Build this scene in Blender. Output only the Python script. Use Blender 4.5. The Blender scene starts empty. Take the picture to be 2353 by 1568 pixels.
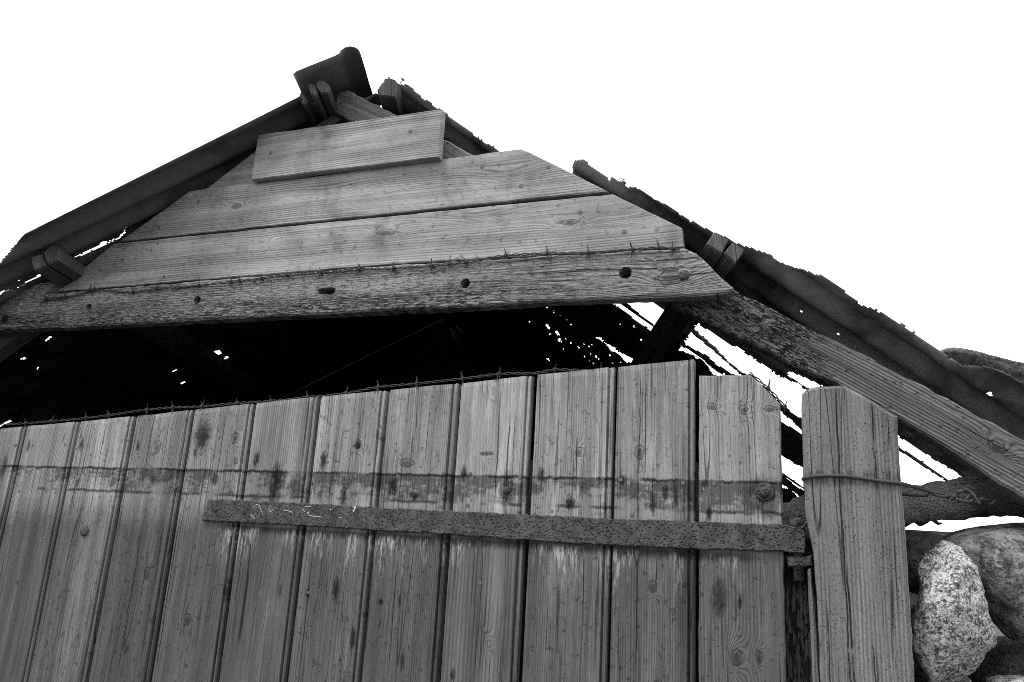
import bpy, bmesh, math, random
import numpy as np
from mathutils import Matrix, Vector, noise as mnoise

# ------------------------------------------------------------------ camera, sky, sun
SC = bpy.context.scene
COL = SC.collection
W, H = 2353.0, 1568.0                      # survey units of the reference picture
F = math.sqrt(374 * 5176 + 6800 * 201)
AZ = np.array([374, 6800, -F]); AZ /= np.linalg.norm(AZ)
AX = np.array([5176, 201, F]); AX /= np.linalg.norm(AX)
AY = np.cross(AZ, AX)
M = np.stack([AX, AY, AZ])                 # camera axes -> world
EYE = np.array([0, -1.65, 1.6])
cam_d = bpy.data.cameras.new('camera')
cam = bpy.data.objects.new('camera', cam_d); COL.objects.link(cam)
cam_d.sensor_width = 36; cam_d.lens = F / W * 36
cam_d.clip_start = 0.02; cam_d.clip_end = 2000
mw = Matrix(M.tolist()).to_4x4(); mw.translation = Vector(EYE)
cam.matrix_world = mw
SC.camera = cam

world = bpy.data.worlds.new('World'); SC.world = world
world.use_nodes = True
wt = world.node_tree; wt.nodes.clear()
SUN_EL, SUN_AZ = math.radians(58), math.atan2(-0.62, -0.78)
wo = wt.nodes.new('ShaderNodeOutputWorld'); bg = wt.nodes.new('ShaderNodeBackground')
sky = wt.nodes.new('ShaderNodeTexSky'); sky.sky_type = 'NISHITA'; sky.sun_disc = False
sky.sun_elevation = SUN_EL; sky.sun_rotation = SUN_AZ
bw = wt.nodes.new('ShaderNodeRGBToBW'); mx = wt.nodes.new('ShaderNodeMix'); mx.data_type = 'RGBA'
wt.links.new(sky.outputs[0], bw.inputs[0])
mx.inputs[0].default_value = 0.88
wt.links.new(bw.outputs[0], mx.inputs[6]); mx.inputs[7].default_value = (13, 13, 13, 1)
wt.links.new(mx.outputs[2], bg.inputs[0]); bg.inputs[1].default_value = 0.1
wt.links.new(bg.outputs[0], wo.inputs[0])

sd = bpy.data.lights.new('sun', 'SUN'); sd.energy = 1.5; sd.angle = math.radians(12); sd.color = (1, 0.99, 0.98)
sun = bpy.data.objects.new('sun', sd); COL.objects.link(sun)
sv = Vector((math.sin(SUN_AZ) * math.cos(SUN_EL), math.cos(SUN_AZ) * math.cos(SUN_EL), math.sin(SUN_EL)))
sun.rotation_euler = sv.to_track_quat('Z', 'Y').to_euler()
sun.location = (3, -5, 6)

vs = SC.view_settings
vs.view_transform = 'Standard'; vs.look = 'None'; vs.gamma = 1; vs.exposure = 0.65; vs.use_curve_mapping = False
SC.render.film_transparent = False
SC.cycles.use_denoising = False
SC.cycles.filter_width = 0.9
SC.cycles.max_bounces = 6

# ------------------------------------------------------------------ survey helpers
def ray(p): return M @ np.array([p[0] - W / 2, H / 2 - p[1], -F])
def at(p, y=0.0):
    d = ray(p); return EYE + (y - EYE[1]) / d[1] * d
def onplane(p, P0, n):
    d = ray(p); return EYE + ((P0 - EYE) @ n) / (d @ n) * d
def proj(P):
    q = (P - EYE) @ M; return np.stack([W / 2 + F * q[:, 0] / -q[:, 2], H / 2 - F * q[:, 1] / -q[:, 2]], 1)
def xz(pts, y): return [(at(p, y)[0], at(p, y)[2]) for p in pts]

RA = np.array([-0.331, 0.9436, 0.0])       # the long axis of the shed (its front is set askew to it)
DR = np.array([1, 0, -0.632]); DL = np.array([1, 0, 0.551])
PR0 = np.array([-.213, 0, 2.313 + .045]); PL0 = np.array([-1.397, 0, 2.644 + .058])
NR = np.cross(RA, DR); NR /= np.linalg.norm(NR); NL = np.cross(RA, DL); NL /= np.linalg.norm(NL)
NR, NL = (-NR, -NL)                         # both point up
_x = (PR0[2] + .632 * PR0[0] - PL0[2] + .551 * PL0[0]) / (.551 + .632)
RIDGE = np.array([_x, 0, PL0[2] + .551 * (_x - PL0[0])])
SR = np.cross(RA, NR); SR *= np.sign(-SR[2]); SL = np.cross(RA, NL); SL *= np.sign(-SL[2])   # down-slope directions

# ------------------------------------------------------------------ objects
def tag(o, label=None, cat=None, group=None, kind=None):
    if label: o['label'] = label
    if cat: o['category'] = cat
    if group: o['group'] = group
    if kind: o['kind'] = kind
    return o
def link(name, data, parent=None):
    o = bpy.data.objects.new(name, data); COL.objects.link(o)
    if parent: o.parent = parent
    return o
def mesh(name, V, Fc, m, parent=None, smooth=False, origin=None):
    V = np.asarray(V, float)
    off = np.zeros(3)
    if origin is not None: off = np.asarray(origin, float)
    p = parent
    base = off.copy()
    me = bpy.data.meshes.new(name)
    me.from_pydata((V - off).tolist(), [], Fc)
    me.update()
    bm = bmesh.new(); bm.from_mesh(me); bmesh.ops.recalc_face_normals(bm, faces=bm.faces); bm.to_mesh(me); bm.free()
    if smooth:
        for q in me.polygons: q.use_smooth = True
    me.materials.append(m)
    o = link(name, me, parent)
    if parent is None: o.location = base
    return o
def empty(name, loc, parent=None):
    o = link(name, None, parent)
    o.empty_display_size = .1
    o.location = loc
    return o

def resample(pts, seg, jit, rnd):
    out = []
    n = len(pts)
    for i in range(n):
        a = np.array(pts[i]); b = np.array(pts[(i + 1) % n]); L = np.linalg.norm(b - a)
        k = max(1, int(L / seg)); nrm = np.array([-(b - a)[1], (b - a)[0]]) / max(L, 1e-9)
        for j in range(k):
            q = a + (b - a) * j / k
            if j: q = q + nrm * (rnd.random() - .5) * 2 * jit
            out.append(q)
    return out
def inset(loop, d):
    P = np.array(loop); n = len(P)
    area = .5 * np.sum(P[:, 0] * np.roll(P[:, 1], -1) - np.roll(P[:, 0], -1) * P[:, 1])
    t = np.roll(P, -1, 0) - np.roll(P, 1, 0); t /= np.maximum(np.linalg.norm(t, axis=1)[:, None], 1e-9)
    nin = np.stack([-t[:, 1], t[:, 0]], 1) * (1 if area > 0 else -1)
    return P + nin * d
def slab_geo(poly, y0, th, bevel=.003, jit=.0008, seg=.03, holes=(), seed=0, lean=None):
    rnd = random.Random(seed)
    loop = resample(poly, seg, jit, rnd); ins = inset(loop, bevel); n = len(loop)
    bm = bmesh.new()
    r0 = [bm.verts.new((q[0], y0, q[1])) for q in ins]
    r1 = [bm.verts.new((q[0], y0 + bevel, q[1])) for q in loop]
    r2 = [bm.verts.new((q[0], y0 + th, q[1])) for q in loop]
    for A_, B_ in ((r0, r1), (r1, r2)):
        for i in range(n): bm.faces.new((A_[i], A_[(i + 1) % n], B_[(i + 1) % n], B_[i]))
    ef = [bm.edges.get((r0[i], r0[(i + 1) % n])) for i in range(n)]
    eb = [bm.edges.get((r2[i], r2[(i + 1) % n])) for i in range(n)]
    for (hx, hz, rx, rz) in holes:
        k = 14; ha = []; hb = []
        for j in range(k):
            t = -2 * math.pi * j / k; s = 1 + .12 * (rnd.random() - .5)
            ct, st = math.cos(t), math.sin(t)
            if rx > 1.6 * rz: ct = math.copysign(abs(ct) ** .45, ct); st = math.copysign(abs(st) ** .6, st)
            ha.append(bm.verts.new((hx + rx * s * ct, y0, hz + rz * s * st)))
            hb.append(bm.verts.new((hx + rx * s * ct * .93, y0 + th, hz + rz * s * st * .93)))
        for j in range(k): bm.faces.new((ha[j], hb[j], hb[(j + 1) % k], ha[(j + 1) % k]))
        ef += [bm.edges.get((ha[j], ha[(j + 1) % k])) for j in range(k)]
        eb += [bm.edges.get((hb[j], hb[(j + 1) % k])) for j in range(k)]
    bmesh.ops.triangle_fill(bm, use_beauty=True, use_dissolve=False, edges=ef)
    bmesh.ops.triangle_fill(bm, use_beauty=True, use_dissolve=False, edges=eb)
    bmesh.ops.recalc_face_normals(bm, faces=bm.faces)
    return bm
def slab(name, poly, y0, th, m, parent, **k):
    bm = slab_geo(poly, y0, th, **k)
    me = bpy.data.meshes.new(name); bm.to_mesh(me); bm.free()
    me.materials.append(m)
    return link(name, me, parent)
def prism(name, end, vec, m, parent, bev=.006, jit=.0015, seed=0):
    """end: 3-D polygon of the sawn end, run back along vec"""
    rnd = random.Random(seed)
    E_ = np.array(end, float); n = len(E_); c = E_.mean(0); v = np.array(vec, float); u = v / np.linalg.norm(v)
    rings = [c + (E_ - c) * .86, E_ + u * bev]
    for k in (1, 2, 4, 8):
        rings.append(E_ + v * k / 8 + np.array([[rnd.uniform(-jit, jit) for _ in range(3)] for _ in range(n)]))
    V = np.concatenate(rings); Fc = [tuple(range(n))]
    for r in range(len(rings) - 1):
        for i in range(n): Fc.append((r * n + i, r * n + (i + 1) % n, (r + 1) * n + (i + 1) % n, (r + 1) * n + i))
    Fc.append(tuple(range((len(rings) - 1) * n, len(rings) * n)))
    return mesh(name, V, Fc, m, parent)
def tube_geo(path, r, k=6, rfun=None):
    P = np.asarray(path, float); n = len(P)
    T = np.gradient(P, axis=0); T /= np.maximum(np.linalg.norm(T, axis=1)[:, None], 1e-9)
    ref = np.array([0.13, -.95, .29]); V = []; Fc = []
    for i in range(n):
        a = np.cross(T[i], ref); a /= max(np.linalg.norm(a), 1e-9); b = np.cross(T[i], a)
        rr = r if rfun is None else r * rfun(i / (n - 1))
        for j in range(k):
            t = 2 * math.pi * j / k; V.append(P[i] + rr * (a * math.cos(t) + b * math.sin(t)))
    for i in range(n - 1):
        for j in range(k): Fc.append((i * k + j, i * k + (j + 1) % k, (i + 1) * k + (j + 1) % k, (i + 1) * k + j))
    Fc.append(tuple(range(k))); Fc.append(tuple(range((n - 1) * k, n * k)))
    return V, Fc
def join_geo(parts):
    V = []; Fc = []
    for v, f in parts:
        o = len(V); V += list(v); Fc += [tuple(i + o for i in q) for q in f]
    return V, Fc
def smooth_path(pts, step):
    P = [np.array(p, float) for p in pts]; out = []
    for i in range(len(P) - 1):
        p0 = P[max(i - 1, 0)]; p1 = P[i]; p2 = P[i + 1]; p3 = P[min(i + 2, len(P) - 1)]
        k = max(2, int(np.linalg.norm(p2 - p1) / step))
        for j in range(k):
            t = j / k
            out.append(.5 * ((2 * p1) + (-p0 + p2) * t + (2 * p0 - 5 * p1 + 4 * p2 - p3) * t * t + (-p0 + 3 * p1 - 3 * p2 + p3) * t ** 3))
    out.append(P[-1]); return np.array(out)

# ------------------------------------------------------------------ materials (the picture is monochrome: every colour is a grey)
class G:
    def __init__(s, name):
        s.m = bpy.data.materials.new(name); s.m.use_nodes = True; s.t = s.m.node_tree; s.t.nodes.clear()
        s.out = s.t.nodes.new('ShaderNodeOutputMaterial'); s.b = s.t.nodes.new('ShaderNodeBsdfPrincipled')
        s.t.links.new(s.b.outputs[0], s.out.inputs[0])
        tc = s.t.nodes.new('ShaderNodeTexCoord'); s.P = tc.outputs['Object']
    def put(s, sock, v):
        if hasattr(v, 'is_linked') or isinstance(v, bpy.types.NodeSocket): s.t.links.new(v, sock)
        else: sock.default_value = v
    def ma(s, op, a, b=0.0, clamp=False):
        n = s.t.nodes.new('ShaderNodeMath'); n.operation = op; n.use_clamp = clamp
        s.put(n.inputs[0], a); s.put(n.inputs[1], b); return n.outputs[0]
    def add(s, *a):
        r = a[0]
        for q in a[1:]: r = s.ma('ADD', r, q)
        return r
    def mul(s, *a):
        r = a[0]
        for q in a[1:]: r = s.ma('MULTIPLY', r, q)
        return r
    def sub(s, a, b): return s.ma('SUBTRACT', a, b)
    def dot(s, v):
        n = s.t.nodes.new('ShaderNodeVectorMath'); n.operation = 'DOT_PRODUCT'
        s.t.links.new(s.P, n.inputs[0]); n.inputs[1].default_value = tuple(float(q) for q in v); return n.outputs['Value']
    def vec(s, x, y, z=0.0):
        n = s.t.nodes.new('ShaderNodeCombineXYZ')
        s.put(n.inputs[0], x); s.put(n.inputs[1], y); s.put(n.inputs[2], z); return n.outputs[0]
    def noise(s, v, scale=1.0, detail=2.0, rough=.5, dist=0.0):
        n = s.t.nodes.new('ShaderNodeTexNoise'); s.t.links.new(v, n.inputs['Vector'])
        n.inputs['Scale'].default_value = scale; n.inputs['Detail'].default_value = detail
        n.inputs['Roughness'].default_value = rough; n.inputs['Distortion'].default_value = dist
        return n.outputs['Fac']
    def voro(s, v, scale, feature='F1', out='Distance', rnd=1.0):
        n = s.t.nodes.new('ShaderNodeTexVoronoi'); n.feature = feature; s.t.links.new(v, n.inputs['Vector'])
        n.inputs['Scale'].default_value = scale; n.inputs['Randomness'].default_value = rnd
        return n.outputs[out]
    def ss(s, v, a, b, lo=0.0, hi=1.0):
        n = s.t.nodes.new('ShaderNodeMapRange'); n.interpolation_type = 'SMOOTHSTEP'
        s.put(n.inputs[0], v)
        for i, q in enumerate((a, b, lo, hi)): n.inputs[i + 1].default_value = q
        return n.outputs[0]
    def lin(s, v, a, b, lo=0.0, hi=1.0):
        n = s.t.nodes.new('ShaderNodeMapRange'); s.put(n.inputs[0], v)
        for i, q in enumerate((a, b, lo, hi)): n.inputs[i + 1].default_value = q
        return n.outputs[0]
    def mix(s, f, a, b): return s.add(a, s.mul(f, s.sub(b, a)))
    def fin(s, v, height=None, dist=.002, strength=.6, rough=.9, spec=.15, metal=0.0):
        c = s.t.nodes.new('ShaderNodeCombineXYZ')
        v = s.ma('MAXIMUM', v, .004)
        for i in range(3): s.t.links.new(v, c.inputs[i])
        s.t.links.new(c.outputs[0], s.b.inputs['Base Color'])
        s.put(s.b.inputs['Roughness'], rough); s.b.inputs['Specular IOR Level'].default_value = spec
        s.b.inputs['Metallic'].default_value = metal
        if height is not None:
            bp = s.t.nodes.new('ShaderNodeBump'); bp.inputs['Distance'].default_value = dist; bp.inputs['Strength'].default_value = strength
            s.t.links.new(height, bp.inputs['Height']); s.t.links.new(bp.outputs[0], s.b.inputs['Normal'])
        return s.m

def wood(name, L, C, dark, light, seed, S=320, knots=(), spots=(), cracks=1.0, crack_scale=60, pits=None,
         rings=.3, fibre=.35, broad=.35, extra=None, bump=.0022, strength=.8, wavy=.012, cw_=.012, crackle=None, lines=(), grain=1.0):
    """weathered softwood: growth lines bent round knots, fibre streaks, drying cracks (L along the grain, C across)"""
    g = G(name)
    l = g.dot(L); c0 = g.dot(C)
    T = np.cross(L, C); c = g.add(c0, g.mul(g.dot(T), .8))
    sd_ = float(seed) * 7.31
    cen = lambda n, k=3.2: g.mul(g.sub(n, .5), k)                       # noise centred to about -1..1
    low = g.noise(g.vec(g.mul(c, 6), g.mul(l, 1.3), sd_), 1, 1)
    low2 = g.noise(g.vec(g.mul(c, 30), g.mul(l, 5), sd_), 1, 0)
    cw = g.add(c, g.mul(g.sub(low, .5), wavy), g.mul(g.sub(low2, .5), .003))
    gk = None; core = None
    for (kc, kl, a, b, K) in knots:
        u = g.mul(g.sub(c0, kc), 1 / a); v = g.mul(g.sub(l, kl), 1 / b)
        q = g.add(g.mul(u, u), g.mul(v, v))
        e = g.mul(g.ma('EXPONENT', g.mul(q, -1.0)), K * 2.2)
        gk = e if gk is None else g.add(gk, e)
        if K > 3.5:
            co = g.ma('EXPONENT', g.mul(q, -7.0)); core = co if core is None else g.add(core, co)
    f = g.mul(cw, S)
    if gk is not None: f = g.add(f, gk)
    ring = cen(g.noise(g.vec(g.mul(f, .33), g.mul(l, .7), sd_), 1, 3, .6))
    lat = g.mul(g.ma('POWER', g.add(.5, g.mul(.5, g.ma('SINE', g.mul(f, 3.0)))), 2.5), g.ss(g.noise(g.vec(g.mul(c, 28), g.mul(l, 1.8), sd_ + 8), 1, 2), .38, .58))
    fib = cen(g.noise(g.vec(g.mul(cw, 300), g.mul(l, 9), sd_ + 3), 1, 4, .7))
    fin_ = cen(g.noise(g.vec(g.mul(cw, 560), g.mul(l, 40), sd_ + 4), 1, 2, .7))
    brd = cen(g.noise(g.vec(g.mul(cw, 26), g.mul(l, 1.1), sd_ + 9), 1, 4, .6))
    patch = cen(g.noise(g.vec(g.mul(c0, 9), g.mul(l, 6), sd_ + 11), 1, 4, .65))
    speck = cen(g.noise(g.vec(c0, g.mul(l, .7), sd_), 380, 3, .8))
    tone = g.add(g.mul(ring, .55 * rings), g.mul(lat, -1.1 * rings), g.mul(fib, .75 * fibre), g.mul(fin_, .45 * fibre),
                 g.mul(brd, .85 * broad), g.mul(patch, .12), g.mul(speck, .24 * grain))
    mid = (dark + light) * .5
    v = g.mul(mid, g.ma('EXPONENT', g.mul(tone, 1.22)))
    cn = g.noise(g.vec(g.mul(g.add(cw, g.mul(gk, .0006)) if gk is not None else cw, crack_scale), g.mul(l, 1.1), sd_ + 5), 1, 0)
    line = g.ss(g.ma('ABSOLUTE', g.sub(cn, .5)), .001, cw_, 1, 0)
    gate = g.ss(g.noise(g.vec(g.mul(c, 18), g.mul(l, 1.9), sd_ + 1), 1, 3), .50, .60)
    cr = g.mul(line, gate, cracks)
    hair = g.mul(g.ss(g.noise(g.vec(g.mul(g.add(c, g.mul(g.sub(low, .5), wavy)), 190), g.mul(l, 3.2), sd_ + 6), 1, 1), .66, .73), min(cracks, 1) * .7)
    cr = g.ma('MAXIMUM', cr, hair)
    for (lc, l0, l1, wd) in lines:
        dx = g.ma('ABSOLUTE', g.add(g.sub(c0, lc), g.mul(g.sub(g.noise(g.vec(g.mul(l, 9), lc * 50, 0.0), 1, 3, .6), .5), .012)))
        ln = g.mul(g.ss(dx, wd * .4, wd, 1, 0), g.ss(l, l0, l0 + .05), g.ss(l, l1 - .05, l1, 1, 0), g.ss(g.noise(g.vec(g.mul(l, 22), lc * 31, 0.0), 1, 2), .3, .42, .25, 1))
        cr = g.ma('MAXIMUM', cr, ln)
    hgt = g.add(g.mul(ring, .10), g.mul(lat, -.3), g.mul(fib, .16), g.mul(speck, .06), g.mul(cr, -1.8))
    v = g.mul(v, g.sub(1, g.ma('MULTIPLY', cr, .82, True)))
    if pits:
        ps, pl_, thr, amt, gz = pits
        pn = g.noise(g.vec(g.mul(cw, ps), g.mul(l, pl_), sd_ + 2), 1, 2, .6)
        pm = g.ss(pn, thr, thr + .05)
        if gz: pm = g.mul(pm, gz(g, c0, l))
        v = g.mul(v, g.sub(1, g.mul(pm, amt))); hgt = g.sub(hgt, g.mul(pm, 1.3))
    if crackle:
        ks, kl_, wd, amt, gz = crackle
        w1 = g.mul(g.sub(g.noise(g.vec(g.mul(c0, 40), g.mul(l, 25), sd_), 1, 2), .5), 1.6)
        ed = g.voro(g.vec(g.add(g.mul(cw, ks), w1), g.mul(l, kl_), 0.0), 1.0, 'DISTANCE_TO_EDGE')
        km = g.mul(g.ss(ed, wd * .2, wd, 1, 0), g.ss(g.noise(g.vec(g.mul(c0, 70), g.mul(l, 30), sd_ + 6), 1, 3, .6), .40, .56, .15, 1))
        if gz: km = g.mul(km, gz(g, c0, l))
        v = g.mul(v, g.sub(1, g.mul(km, amt))); hgt = g.sub(hgt, g.mul(km, 1.5))
    if core is not None:
        kw = g.mul(g.sub(g.noise(g.vec(g.mul(c0, 75), g.mul(l, 55), sd_), 1, 3, .65), .5), .75)
        rr = g.ss(g.add(core, kw), .15, .75)
        rim = g.ss(g.ma('ABSOLUTE', g.sub(g.add(core, kw), .2)), .01, .16, 1, 0)
        v = g.mul(v, g.sub(1, g.mul(rr, .6)), g.sub(1, g.mul(rim, .55)))
        hgt = g.add(hgt, g.mul(rr, .4), g.mul(rim, -.7))
    if spots:
        wob = g.mul(g.sub(g.noise(g.vec(g.mul(c0, 260), g.mul(l, 70), sd_), 1, 4, .75), .5), 5.5)
        sm = None
        for (sc, sl, a, b, K) in spots:
            u = g.mul(g.sub(c0, sc), 1 / a); w = g.mul(g.sub(l, sl), 1 / b)
            e = g.mul(g.ss(g.add(g.mul(u, u), g.mul(w, w), wob), -.1, 2.3, 1, 0), K)
            sm = e if sm is None else g.ma('MAXIMUM', sm, e)
        v = g.mul(v, g.sub(1, sm)); hgt = g.sub(hgt, g.mul(sm, .5))
    if extra: v, hgt = extra(g, v, hgt, c0, l)
    return g.fin(v, hgt, bump, strength)

def flat_noise(name, lo, hi, scale, bump=.002, rough=.9, detail=4, spec=.15, thr=None):
    g = G(name)
    n = g.noise(g.P, scale, detail, .65); n2 = g.noise(g.P, scale * .12, 3, .6)
    v = g.mix(g.ss(g.add(g.mul(n, .6), g.mul(n2, .4)), .35, .65), lo, hi)
    return g.fin(v, n, bump, .7, rough, spec)
def rust_sheet(name, lo, hi, seed):
    g = G(name)
    p = g.vec(g.add(g.dot((1, 0, 0)), seed), g.dot((0, 1, 0)), g.dot((0, 0, 1)))
    big = g.noise(p, 5, 4, .6, .6); fine = g.noise(p, 260, 3, .7); mid = g.noise(p, 38, 3, .6)
    v = g.mix(g.ss(big, .42, .58), lo, hi)
    v = g.mul(v, g.add(.45, g.mul(fine, .75), g.mul(mid, .35)))
    return g.fin(v, g.add(fine, mid), .0015, .6, .8, .25)
def granite(name, lo, hi, scale, seed, contrast=.1, moss=0.0):
    g = G(name)
    p = g.vec(g.add(g.dot((1, 0, 0)), seed), g.dot((0, 1, 0)), g.dot((0, 0, 1)))
    a = g.noise(p, scale, 3, .65, .4); b = g.noise(p, scale * 2.7, 2, .6); c = g.noise(p, scale * .18, 2)
    cell = g.voro(p, scale * 1.1, 'F1', 'Color')
    sep = g.t.nodes.new('ShaderNodeSeparateColor'); g.t.links.new(cell, sep.inputs[0])
    s_ = g.add(g.mul(a, .5), g.mul(b, .3), g.mul(sep.outputs[0], .22), g.mul(g.sub(c, .5), .35 + moss))
    f = g.ss(s_, .5 - contrast, .5 + contrast)
    v = g.mix(f, lo, hi)
    return g.fin(v, g.add(a, g.mul(b, .5), g.mul(c, 1.0)), .006, .9, .85, .2)

X3, Y3, Z3 = np.eye(3)
# ------------------------------------------------------------------ ground
g = G('ground_soil')
n1 = g.noise(g.P, 1.5, 5, .6); n2 = g.noise(g.P, 40, 4, .7)
m_ground = g.fin(g.mix(g.add(g.mul(n1, .6), g.mul(n2, .4)), .03, .10), n2, .02, .8)
bm = bmesh.new()
bmesh.ops.create_grid(bm, x_segments=40, y_segments=40, size=300)
for v in bm.verts: v.co.z = .0 if v.co.length < 25 else mnoise.noise(v.co * .02) * 1.2 - .3
me = bpy.data.meshes.new('ground'); bm.to_mesh(me); bm.free(); me.materials.append(m_ground)
tag(link('ground', me), 'bare dark trodden soil in front of the shed', kind='structure')

# ------------------------------------------------------------------ the shed
shed = empty('shed', (0, 0, 0))
tag(shed, 'weathered wooden gable shed with rusted corrugated iron roof and plank door', 'shed')
shed['kind'] = 'thing'

# --- roof sheets -------------------------------------------------
RNG = np.random.RandomState(4)
_tab = RNG.rand(256, 256)
def vnoise(u, v):
    iu = np.floor(u).astype(int); iv = np.floor(v).astype(int); fu = u - iu; fv = v - iv
    fu = fu * fu * (3 - 2 * fu); fv = fv * fv * (3 - 2 * fv)
    a = _tab[iu % 256, iv % 256]; b = _tab[(iu + 1) % 256, iv % 256]; c = _tab[iu % 256, (iv + 1) % 256]; d = _tab[(iu + 1) % 256, (iv + 1) % 256]
    return (a * (1 - fu) + b * fu) * (1 - fv) + (c * (1 - fu) + d * fu) * fv
def inside(px, py, poly):
    r = np.zeros(px.shape, bool); n = len(poly)
    for i in range(n):
        x1, y1 = poly[i]; x2, y2 = poly[(i + 1) % n]
        if y1 == y2: continue
        c = ((y1 > py) != (y2 > py)) & (px < (x2 - x1) * (py - y1) / (y2 - y1) + x1)
        r ^= c
    return r
# rust-through openings of the right slope, surveyed in the picture and cut into the sheet metal
OPEN_R = [
 [(1403,693),(1416,690),(1518,761),(1513,771),(1459,735),(1446,725)],
 [(1428,690),(1489,686),(1538,720),(1520,758),(1476,727),(1459,712)],
 [(1594,755),(1602,742),(1632,760),(1675,789),(1699,798),(1725,820),(1768,847),(1795,868),(1812,870),(1843,886),(1856,897),(1842,908),(1900,955),(1900,990),(1842,962),(1819,947),(1794,926),(1749,884),(1730,866),(1701,853),(1660,816),(1629,786)],
 [(1572,790),(1588,762),(1610,781),(1704,861),(1684,860),(1644,834),(1620,815),(1596,803)],
 [(1560,804),(1566,794),(1585,805),(1605,820),(1641,846),(1672,866),(1641,864),(1629,848),(1617,832),(1591,815)],
 [(1812,851),(1890,886),(1866,896),(1843,885),(1828,873),(1809,863)],
 [(1770,928),(1796,947),(1843,988),(1870,1010),(1843,998),(1819,983),(1780,962)],
 [(1780,1038),(1846,1074),(1880,1095),(1880,1140),(1847,1121),(1820,1100),(1780,1080)],
 [(1807,1099),(1849,1124),(1852,1131),(1831,1118)],
 [(1795,1112),(1811,1120),(1809,1124),(1795,1119)],
 [(1819,1126),(1825,1129),(1837,1139),(1855,1150),(1849,1154),(1837,1145),(1828,1137)],
 [(1824,1150),(1840,1156),(1825,1163),(1818,1160)],
 [(2040,985),(2065,1001),(2095,1022),(2145,1054),(2214,1095),(2180,1104),(2171,1099),(2132,1068),(2066,1026),(2045,1015)],
 [(2050,1025),(2070,1037),(2166,1100),(2185,1115),(2150,1150),(2040,1140)],
 [(2120,1187),(2150,1172),(2291,1165),(2333,1204),(2250,1225),(2225,1222)],
 [(2290,1165),(2333,1160),(2375,1181),(2390,1205),(2336,1200)],
 [(2126,1188),(2143,1197),(2133,1198)],
 [(2182,1203),(2216,1220),(2205,1222)],
 [(2114,1212),(2175,1225),(2150,1229),(2130,1222)],
 [(1360,770),(1382,778),(1394,790),(1402,794),(1446,820),(1468,836),(1440,834),(1426,816),(1398,802),(1388,786)],
 [(1836,709),(1842,713),(1848,717),(1841,717)], [(2267,901),(2282,901),(2283,909),(2266,908)],
 [(1921,764),(1928,766),(1927,770),(1921,769)],
]
for (zx, zy, r) in [(300,1138,4),(388,1143,6),(435,1170,7),(437,1182,6),(482,1200,7),(528,1230,6),(397,1240,5),(555,1262,5),(267,1246,4),(340,1282,5),
    (388,1270,12),(402,1285,12),(458,1318,13),(470,1332,12),(476,1368,15),(488,1385,9),(412,1330,7),(523,1365,7),(552,1388,6),(648,1398,6),(605,1420,6),(680,1418,7),
    (702,1405,7),(502,1434,7),(692,1468,8),(652,1487,9),(730,1490,12),(748,1505,10),(712,1532,7),(685,1515,6),(828,1478,6),(848,1528,7),(902,1528,6),(398,1502,8),
    (898,1262,5),(995,1275,9),(1008,1288,8),(1043,1368,5),(750,1110,5),(1185,1125,5),(1240,1168,6)]:
    cx_, cy_, rr = 1129 + .33 * zx, 329 + .33 * zy, max(.33 * r * .95, 1.9)
    OPEN_R.append([(cx_ + rr * .85 * math.cos(t), cy_ + rr * math.sin(t)) for t in np.linspace(0, 2 * math.pi, 7)[:-1]])
def Z1(l): return [(.36 * a, 659 + .36 * b) for a, b in l]
def Z2(l): return [(.18 * a, 517 + .18 * b) for a, b in l]
OPEN_L = [Z1([(1362,415),(1390,400),(1418,408),(1418,430),(1395,438)]), Z1([(1412,448),(1450,443),(1470,455),(1440,468)]),
 Z1([(1105,535),(1145,516),(1142,530),(1112,542)]), Z1([(286,345),(332,308),(328,330),(296,350)]), Z1([(130,465),(150,450),(174,462),(150,468)]),
 Z1([(-20,890),(60,862),(62,872),(20,882),(-20,900)]), Z1([(1160,608),(1170,608),(1170,618),(1160,618)]), Z1([(860,700),(872,700),(872,710),(860,710)]),
 Z1([(225,528),(248,510),(248,520),(232,532)]),
 Z2([(942,420),(1050,360),(1110,325),(1200,305),(1310,222),(1325,200),(1370,225),(1500,165),(1560,110),(1588,100),(1590,30),(1608,30),(1605,108),(1510,177),(1370,243),(1210,325),(1130,347),(1030,398),(950,432)]),
 Z2([(245,780),(380,700),(520,633),(528,650),(380,722),(270,782)]), Z2([(270,770),(240,790),(180,848),(100,840),(-60,925),(-60,900),(90,828),(170,830)]),
 Z2([(240,705),(258,705),(258,720),(240,720)])]
SIL_R = [(600,330),(868,240),(886,180),(894,176),(919,187),(941,195),(969,221),(1003,246),(1037,265),(1081,299),(1129,333),(1145,347),(1180,440),(1296,440),(1317,399),(1310,383),(1319,370),(1334,370),(1348,375),(1367,392),(1400,412),(1408,404),(1419,408),(1436,411),(1439,423),(1492,451),(1551,482),(1571,497),(1640,537),(1660,546),(1683,557),(1710,567),(1754,583),(1796,601),(1814,608),(1844,616),(1874,631),(1892,638),(1904,647),(1942,667),(1979,694),(1994,704),(2054,736),(2123,782),(2138,791),(2162,806),(2192,824),(2216,836),(2240,839),(2279,851),(2353,884),(2500,945),(2900,1120)]
SIL_L = [(-400,1000),(-60,668),(-10,612),(0,605),(12,590),(45,552),(62,534),(78,520),(92,505),(200,430),(640,200),(684,200),(690,222),(705,236),(880,262)]

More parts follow.
